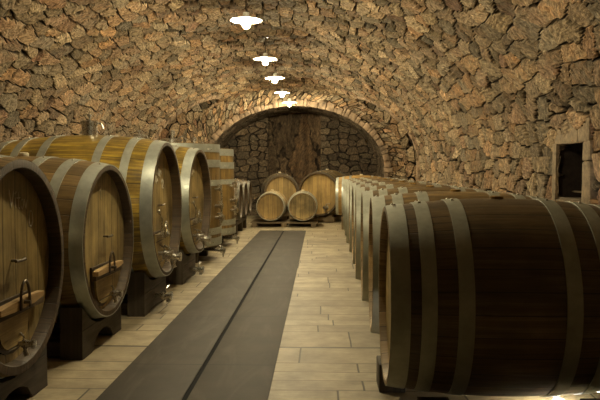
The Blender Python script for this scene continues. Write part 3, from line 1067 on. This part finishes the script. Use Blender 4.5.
cradle('cask_cradle', 'dark timber cradle under the amber cask in the left row', -1.20 - L3/2, 5.30, 0.70, 0.42, lambda x: cask_r(x, L3, 0.525, 0.58), 0.786, [(L3/2 - 0.17, 0.548), (-L3/2 + 0.15, 0.545)], arch=0.02, group='timber cradles of the left row')

c4 = left_cask('wine_cask', 'fourth cask in the left row, just before the upright vats', -1.19, 6.70, 0.785, 0.51, 0.57, L3, radians(-2.5), 'stave_amber', h3, bung=None, chime=0.075)
steel_fit(c4, L3, 0.57, 0.075)
filler_cap(c4, 0.02, 0, 1.145, 0.055, 0.09)
chalk(c4, L3, 0.57, 0.075, glyphs('2~', -0.05, 0.25, 0.09), 0.008)
cradle('cask_cradle', 'dark timber cradle under the fourth left cask', -1.20 - L3/2, 6.68, 0.66, 0.42, lambda x: cask_r(x, L3, 0.51, 0.57), 0.785, [(L3/2 - 0.17, 0.535), (-L3/2 + 0.15, 0.53)], arch=0.02, group='timber cradles of the left row')

# --- upright vats
def make_vat(label, X, Y, zb, zt, rbt, rtp):
    root = empty('wine_vat', (X, Y, 0), 0, label, 'vat', 'upright oak vats on the left')
    n = 84; K = 12
    V = []; F = []; U = []
    hs = [zb + (zt - zb) * k / K for k in range(K + 1)]
    rr = [rbt + (rtp - rbt) * k / K for k in range(K + 1)]
    for i in range(n):
        t = 2 * pi * i / n
        for h, r in zip(hs, rr):
            V.append((r * cos(t), r * sin(t), h))
    m = K + 1
    for i in range(n):
        j = (i + 1) % n
        for k in range(K):
            F.append([i * m + k, j * m + k, j * m + k + 1, i * m + k + 1])
            U.append([(i / 3, hs[k]), ((i + 1) / 3, hs[k]), ((i + 1) / 3, hs[k + 1]), (i / 3, hs[k + 1])])
    mb = MB(); mb.add(V, F, U); mb.build('staves', 'stave_vat', root)
    mb = MB(); mb.lathe([(rtp - 0.001, zt - 0.001), (rtp - 0.003, zt), (rtp - 0.035, zt), (rtp - 0.037, zt - 0.03), (0.0001, zt - 0.03)], n=84); mb.build('lid', 'end_dark', root)
    mb = MB(); mb.lathe([(0.0001, zb + 0.02), (rbt - 0.035, zb + 0.02), (rbt - 0.035, zb), (rbt - 0.001, zb)], n=84); mb.build('base_board', 'end_dark', root)
    for (a, b) in ((zt - 0.10, zt - 0.005), (zt - 0.28, zt - 0.19), (zt - 0.50, zt - 0.43), (zb + 0.14, zb + 0.22), (zb + 0.01, zb + 0.10)):
        f = lambda h: rbt + (rtp - rbt) * (h - zb) / (zt - zb)
        mb = MB(); mb.lathe([(f(a) - 0.002, a), (f(a) + 0.005, a), (f(b) + 0.005, b), (f(b) - 0.002, b)], n=84)
        # open band: drop the two end caps
        mb.F = mb.F[:-2]; mb.U = mb.U[:-2]
        ho = mb.build('hoop', 'hoop' if a > zb + 0.3 else 'hoop_dull', root)
        for q in (-0.55, -0.45):
            mb = MB()
            r = f(a + 0.035) + 0.006
            mb.ball((r * cos(q), r * sin(q), a + 0.035), 0.008, n=8)
            mb.build('rivet', 'rivet', ho)
    for k in range(4):
        t = pi / 4 + k * pi / 2
        mb = MB(); mb.box(((rbt - 0.14) * cos(t), (rbt - 0.14) * sin(t), zb / 2), (0.11, 0.11, zb), 0.008, grain=2)
        mb.build('leg', 'stand', root)
    # steel manhole and airlock on the lid
    mb = MB(); mb.lathe([(0.12, zt - 0.03), (0.12, zt + 0.035), (0.135, zt + 0.04), (0.135, zt + 0.055), (0.10, zt + 0.07), (0.0001, zt + 0.075)], n=28)
    mh = mb.build('manhole', 'steel', root)
    mb = MB()
    mb.lathe([(0.02, zt + 0.06), (0.02, zt + 0.11), (0.035, zt + 0.115), (0.035, zt + 0.165), (0.022, zt + 0.17), (0.0001, zt + 0.17)], (0.02, -0.02, 0), n=14)
    mb.tube([(0.06, 0, zt + 0.06), (0.14, -0.02, zt + 0.10), (0.2, -0.03, zt + 0.05)], 0.009, 8)
    mb.build('airlock', 'steel', mh)
    # fittings on the aisle side
    def fit(ang, z, s=1.0):
        r = rbt - 0.02
        nm = empty_part = None
    a_ = radians(-18)
    ux, uy = cos(a_), sin(a_)
    R = rbt + 0.0
    mb = MB()
    def P(o, t, z):    # outward, tangential, height
        return ((R + o) * ux - t * uy, (R + o) * uy + t * ux, z)
    for z, s in ((0.86, .8), (0.66, 1.0), (0.52, 1.15)):
        mb.tube([P(-0.03, 0, z), P(0.045 * s, 0, z)], 0.018 * s, 10)
        mb.tube([P(0.045 * s, 0, z), P(0.085 * s, 0, z)], 0.032 * s, 14)
        mb.tube([P(0.07, -0.01, z + 0.02), P(0.075, -0.03, z + 0.05), P(0.07, -0.09, z + 0.055)], 0.008, 8)
    mb.tube([P(0.06, 0, 0.52), P(0.065, 0, 0.45)], 0.017, 10)
    mb.tube([P(0.05, 0.05, 0.55), P(0.05, 0.05, 0.92)], 0.009, 8)
    mb.tube([P(-0.02, 0.05, 0.90), P(0.05, 0.05, 0.90)], 0.010, 8)
    mb.tube([P(-0.02, 0.05, 0.57), P(0.05, 0.05, 0.57)], 0.010, 8)
    mb.build('tap_cluster', 'steel', root)
    mb = MB()
    mb.tube([P(-0.3, 0, zb - 0.04), P(0.06, 0, zb - 0.05)], 0.018, 10)
    mb.tube([P(0.06, 0, zb - 0.05), P(0.11, 0, zb - 0.05)], 0.032, 12)
    mb.tube([P(0.09, 0, zb - 0.05), P(0.09, 0, zb - 0.125)], [0.014, 0.012], 8)
    mb.tube([P(0.07, 0, zb - 0.03), P(0.075, 0, zb + 0.0), P(0.075, -0.07, zb + 0.005)], 0.008, 8)
    mb.build('drain_valve', 'steel', root)
    return root

make_vat('upright oak vat behind the fourth cask, nearer of the two', -1.815, 8.2, 0.18, 1.40, 0.605, 0.585)
make_vat('upright oak vat farther down the aisle, beside the small dark barrels', -1.83, 9.7, 0.17, 1.385, 0.605, 0.575)

# --- three dark barriques beyond the vats
LB, rhB, rbB = 0.92, 0.285, 0.345
dark0 = None
names = ['small dark barrel on the left, first beyond the upright vats', 'small dark barrel on the left, middle of the three beyond the vats',
         'small dark barrel on the left, farthest of the three beyond the vats']
for k, yv in enumerate((10.82, 11.56, 12.30)):
    if dark0 is None:
        dark0 = make_cask('barrique', names[0], 'barrel', LB, rhB, rbB, sym(LB, [(0.0, 0.045), (0.11, 0.04), (0.25, 0.04)]), stave='stave_dark', head='end_dark', hoop='hoop_dark',
                          end='end_dark', chime=0.03, thick=0.022, nst=24, group='dark barrels beyond the vats')
        o = dark0
    else:
        o = copy_tree(dark0)
    o['label'] = names[k]
    o.location = (-1.27 - LB / 2, yv, 0.585 - rbB)
rk = empty('barrel_rack', (-1.27 - LB / 2, 11.56, 0), 0, 'low dark timber rack under the three small dark barrels', 'rack')
for sx in (-0.30, 0.30):
    mb = MB(); mb.box((sx, 0, 0.20), (0.10, 2.3, 0.08), 0.006, grain=1); mb.build('rail', 'stand', rk)
for sx in (-0.30, 0.30):
    for sy in (-1.02, -0.37, 0.37, 1.02):
        mb = MB(); mb.box((sx, sy, 0.08), (0.10, 0.12, 0.16), 0.006, grain=2); mb.build('leg', 'stand', rk)
        mb = MB(); mb.extrude([(sy - 0.10, 0.24), (sy + 0.10, 0.24), (sy + 0.035, 0.285), (sy - 0.035, 0.285)], 0.07, 'YZ', sx - 0.035); mb.build('chock', 'stand', rk, smooth=False)

# --- right row: nine tonneaux, heads towards the aisle
LR, rhR, rbR = 1.00, 0.400, 0.440
hR = sym(LR, [(0.002, 0.075), (0.120, 0.060), (0.262, 0.062)])
ordn = ['nearest', 'second', 'third', 'fourth', 'fifth', 'sixth', 'seventh', 'eighth', 'ninth and farthest']
tz0, dz = 3.06, 0.97
row0 = None
for k in range(9):
    lab = ('large dark oak barrel nearest the camera, filling the lower right corner' if k == 0 else
           'oak barrel lying in the right row, %s from the front' % ordn[k])
    if k < 2:
        row0 = make_cask('wine_barrel', lab, 'barrel', LR, rhR, rbR, hR, stave='stave_dark' if k == 0 else 'stave_old', head='head', hoop='hoop_dull', end='end_pale', chime=0.035, thick=0.024,
                         nst=30, group='oak barrels lying in the right row', rivet_ang=(1.45, 1.75), bung='stave_new')
        o = row0
    else:
        o = copy_tree(row0)
    o['label'] = lab
    y = tz0 + dz * k
    xh = 0.293 + 0.0105 * (y - 3.06) + random.uniform(-0.008, 0.008) * (k > 0)
    o.rotation_euler = (0, 0, pi - radians(1.4 if k == 0 else random.uniform(1.3, 2.6)))
    o.location = (xh + LR / 2, y, 0.528 - rbR)
# chocks between the barrels
ch0 = None
for k in range(-1, 9):
    y = tz0 + dz * (k + 0.5)
    xh = 0.295 + 0.0105 * (y - 3.06)
    for side in (0, 1):
        if ch0 is None:
            mb = MB()
            w_ = 0.25; hh_ = 0.14; zc = 0.528
            R_ = rhR + 0.036
            pts = [(-w_, 0), (w_, 0)]
            for q in range(9):
                z = hh_ * q / 8
                dyy = sqrt(max(0, R_ * R_ - (zc - z) ** 2)) if zc - z < R_ else 0
                pts.append((min(w_, dz / 2 - dyy) - 0.004, z))
            pts += [(-p, z) for p, z in pts[2:][::-1]]
            mb.extrude(pts, 0.13, 'YZ', 0)
            ch0 = mb.build('barrel_chock', 'stand', smooth=False)
            o = ch0
        else:
            o = ch0.copy(); COL.objects.link(o)
            if k == 0 and side == 0:
                mb = MB(); mb.box((0.075, -0.175, 0.07), (0.13, 0.17, 0.14), 0.006, grain=1)
                o.data = mb.build('barrel_chock', 'stand').data
                bpy.data.objects.remove(bpy.data.objects[[q.name for q in bpy.data.objects if q.data == o.data and q != o][0]])
        pos = ['aisle', 'wall'][side]
        if k == -1: lab = 'dark timber chock on the near side of the nearest right barrel, %s end' % pos
        elif k == 8: lab = 'dark timber chock behind the last barrel of the right row, %s end' % pos
        else: lab = 'dark timber chock between the %s and %s barrels of the right row, %s end' % (ordn[k].split()[0], ordn[k + 1].split()[0], pos)
        tag(o, lab, 'chock', 'timber chocks of the right row')
        o.location = (xh + (-0.018 if k == 0 else 0.12) if side == 0 else xh + LR - 0.20, y, 0)

# --- pale barrel at the end of the right row
LN, rhN, rbN = 0.92, 0.335, 0.385
nb = make_cask('wine_barrel', 'pale new oak barrel at the far end of the right row', 'barrel', LN, rhN, rbN, sym(LN, [(0.0, 0.05), (0.11, 0.04), (0.24, 0.04)]), stave='stave_new', head='head_new',
               hoop='hoop', end='end_pale', chime=0.035, thick=0.024, nst=26)
nb.rotation_euler = (0, 0, pi - radians(4))
nb.location = (0.30 + LN / 2, 12.45, 0.60 - rbN)
def bench(name, label, x, y, rz, w, d, h, seat_r=None, zc=None):
    root = empty(name, (x, y, 0), rz, label, 'stand')
    for sx in (-1, 1):
        mb = MB(); mb.box((sx * (w / 2 - 0.06), 0, h - 0.045), (0.11, d, 0.09), 0.006, grain=1); mb.build('beam', 'pallet', root)
        for sy in (-1, 1):
            if h > 0.12:
                mb = MB(); mb.box((sx * (w / 2 - 0.06), sy * (d / 2 - 0.07), (h - 0.09) / 2), (0.11, 0.12, h - 0.09), 0.006, grain=2); mb.build('foot', 'pallet', root)
            # wedges that hold the barrel
            if seat_r:
                yo = d / 2 - 0.05
                zt_ = min(h + 0.07, zc - sqrt(max(0, seat_r ** 2 - yo ** 2)) if yo < seat_r else h + 0.07)
                yi = sqrt(max(0, seat_r ** 2 - (zc - h) ** 2)) if zc - h < seat_r else 0.06
                if yi < yo - 0.03:
                    mb = MB(); mb.extrude([(sy * yi, h), (sy * yo, h), (sy * yo, zt_)], 0.08, 'YZ', sx * (w / 2 - 0.06) - 0.04)
                    mb.build('wedge', 'pallet', root, smooth=False)
    return root
bench('barrel_stand', 'low wooden stand under the pale barrel at the end of the right row', 0.30 + LN / 2, 12.45, -radians(4), 0.72, 0.5, 0.235, rhN + 0.03, 0.60)

# --- far end: two small barrels on a pallet, two bigger ones behind
LS, rhS, rbS = 0.80, 0.262, 0.29
sb = make_cask('small_barrel', 'small pale barrel on the pallet, left one of the pair', 'barrel', LS, rhS, rbS, sym(LS, [(0.0, 0.045), (0.10, 0.035), (0.21, 0.035)]), stave='stave_new', head='head_new',
               hoop='hoop_dull', end='end_pale', chime=0.03, thick=0.024, nst=24, group='small barrels on the pallet', plank=0.085)
sb.rotation_euler = (0, 0, -pi / 2 - radians(2)); 
PY = 12.75
sb.location = (-0.93, PY + LS / 2, 0.385 - rbS)
s2 = make_cask('small_barrel', 'small darker barrel on the pallet, right one of the pair', 'barrel', LS, rhS, rbS, sym(LS, [(0.0, 0.045), (0.10, 0.035), (0.21, 0.035)]), stave='stave_old', head='head',
               hoop='hoop_dull', end='end_pale', chime=0.03, thick=0.024, nst=24, group='small barrels on the pallet', plank=0.085)
s2.rotation_euler = (0, 0, -pi / 2 + radians(1))
s2.location = (-0.335, PY + LS / 2, 0.385 - rbS)
pl = empty('pallet', (-0.68, PY + LS / 2 - 0.02, 0), 0, 'low wooden pallet under the two small barrels at the aisle end', 'pallet')
for k in range(6):
    mb = MB(); mb.box((0, -0.38 + k * 0.152, 0.081), (1.28, 0.10, 0.016), 0.002, grain=0); mb.build('slat', 'pallet', pl)
for sx in (-0.56, 0, 0.56):
    mb = MB()
    mb.box((sx, 0, 0.0365), (0.10, 0.88, 0.073), 0.004, grain=1)
    mb.build('runner', 'pallet', pl)

LA, rhA, rbA = 0.9, 0.352, 0.395
ba = make_cask('wine_barrel', 'bigger brown barrel behind the left small barrel at the aisle end', 'barrel', LA, rhA, rbA, sym(LA, [(0.0, 0.06), (0.13, 0.045), (0.27, 0.045)]), stave='stave_old', head='head_new',
               hoop='hoop_dark', end='end_dark', chime=0.045, thick=0.035, nst=28)
ba.rotation_euler = (0, 0, -pi / 2 + radians(7))
ba.location = (-0.86, 14.0 + LA / 2, 0.62 - rbA)
bench('barrel_stand', 'low wooden stand under the bigger brown barrel at the aisle end', -0.86, 14.0 + LA / 2, -pi / 2 + radians(7), 0.75, 0.6, 0.20, rhA + 0.04, 0.62)
LC, rhC, rbC = 1.0, 0.45, 0.49
bc = make_cask('wine_barrel', 'largest barrel at the aisle end, golden head turned slightly left', 'barrel', LC, rhC, rbC, sym(LC, [(0.0, 0.06), (0.14, 0.05), (0.29, 0.05)]), stave='stave_old', head='head_new',
               hoop='hoop_dark', end='end_dark', chime=0.05, thick=0.035, nst=30)
bc.rotation_euler = (0, 0, -pi / 2 - radians(22))
bc.location = (0.15, 13.75 + LC / 2, 0.59 - rbC)
chrome_tap(bc, LC / 2 - 0.05, 0.17, rbC - 0.27, 1.1)
bench('barrel_stand', 'low wooden stand under the largest barrel at the aisle end', 0.15, 13.75 + LC / 2, -pi / 2 - radians(22), 0.8, 0.6, 0.11, rhC + 0.04, 0.59)

# ------------------------------------------------------------------ pendant lamps
LX = -0.70
def make_lamp(zr, crown):
    root = empty('pendant_lamp', (0, 0, 0), 0, 'x', 'lamp', 'white enamel pendant lamps along the vault')
    mb = MB()
    mb.lathe([(0.150, 0.0), (0.152, 0.004), (0.10, 0.022), (0.045, 0.038), (0.030, 0.045), (0.030, 0.075), (0.0001, 0.075)], n=40)
    # inside of the dish
    mb.lathe([(0.150, 0.0), (0.098, 0.018), (0.045, 0.033), (0.0001, 0.035)], n=40)
    mb.F = [f for f in mb.F if len(f) <= 4]; mb.U = mb.U[:len(mb.F)]
    mb.build('lamp_shade', 'enamel', root)
    mb = MB(); mb.lathe([(0.012, 0.036), (0.016, 0.02), (0.032, -0.012), (0.038, -0.035), (0.034, -0.058), (0.020, -0.072), (0.0001, -0.076)], n=20)
    mb.build('bulb', 'bulb', root)
    mb = MB(); mb.tube([(0, 0, 0.07), (0, 0, crown - zr + 0.06)], 0.006, 10); mb.build('stem', 'iron', root)
    mb = MB(); mb.lathe([(0.05, crown - zr - 0.03), (0.045, crown - zr - 0.05), (0.0001, crown - zr - 0.055)], n=18); mb.build('ceiling_rose', 'iron', root)
    return root
zr = 2.50
lamp0 = None
LABS = ['white enamel dish pendant lamp, nearest and highest in the picture', 'second pendant lamp from the front, under the vault crown', 'third pendant lamp from the front, middle of the five',
        'fourth pendant lamp from the front, just before the last one', 'farthest pendant lamp, hanging in front of the end arch']
lampY = [6.43, 8.67, 10.5, 12.5, 13.5]
for k, y in enumerate(lampY):
    if lamp0 is None:
        lamp0 = make_lamp(zr, 2.82); o = lamp0
    else:
        o = copy_tree(lamp0)
    o['label'] = LABS[k]
    o.location = (LX + (0.09 if k == 4 else 0), y, zr - (0.08 if k == 4 else 0))
for y, lab in ((4.2, 'added pendant lamp, unseen above the frame, lighting the foreground'),):
    o = copy_tree(lamp0); o['label'] = lab; o.location = (LX, y, zr)  # extra lamp added out of view to brighten the foreground

# small floor spotlight under the nearest right barrel
fl = empty('floor_spotlight', (1.11, 3.13, 0), 0, 'small bright floor spotlight under the nearest right barrel', 'spotlight')
mb = MB(); mb.lathe([(0.030, 0), (0.030, 0.018), (0.026, 0.024), (0.020, 0.024)], n=20); mb.build('housing', 'steel', fl)
mb = MB(); mb.lathe([(0.020, 0.02), (0.020, 0.027), (0.0001, 0.028)], n=20); mb.build('lens', 'led', fl)
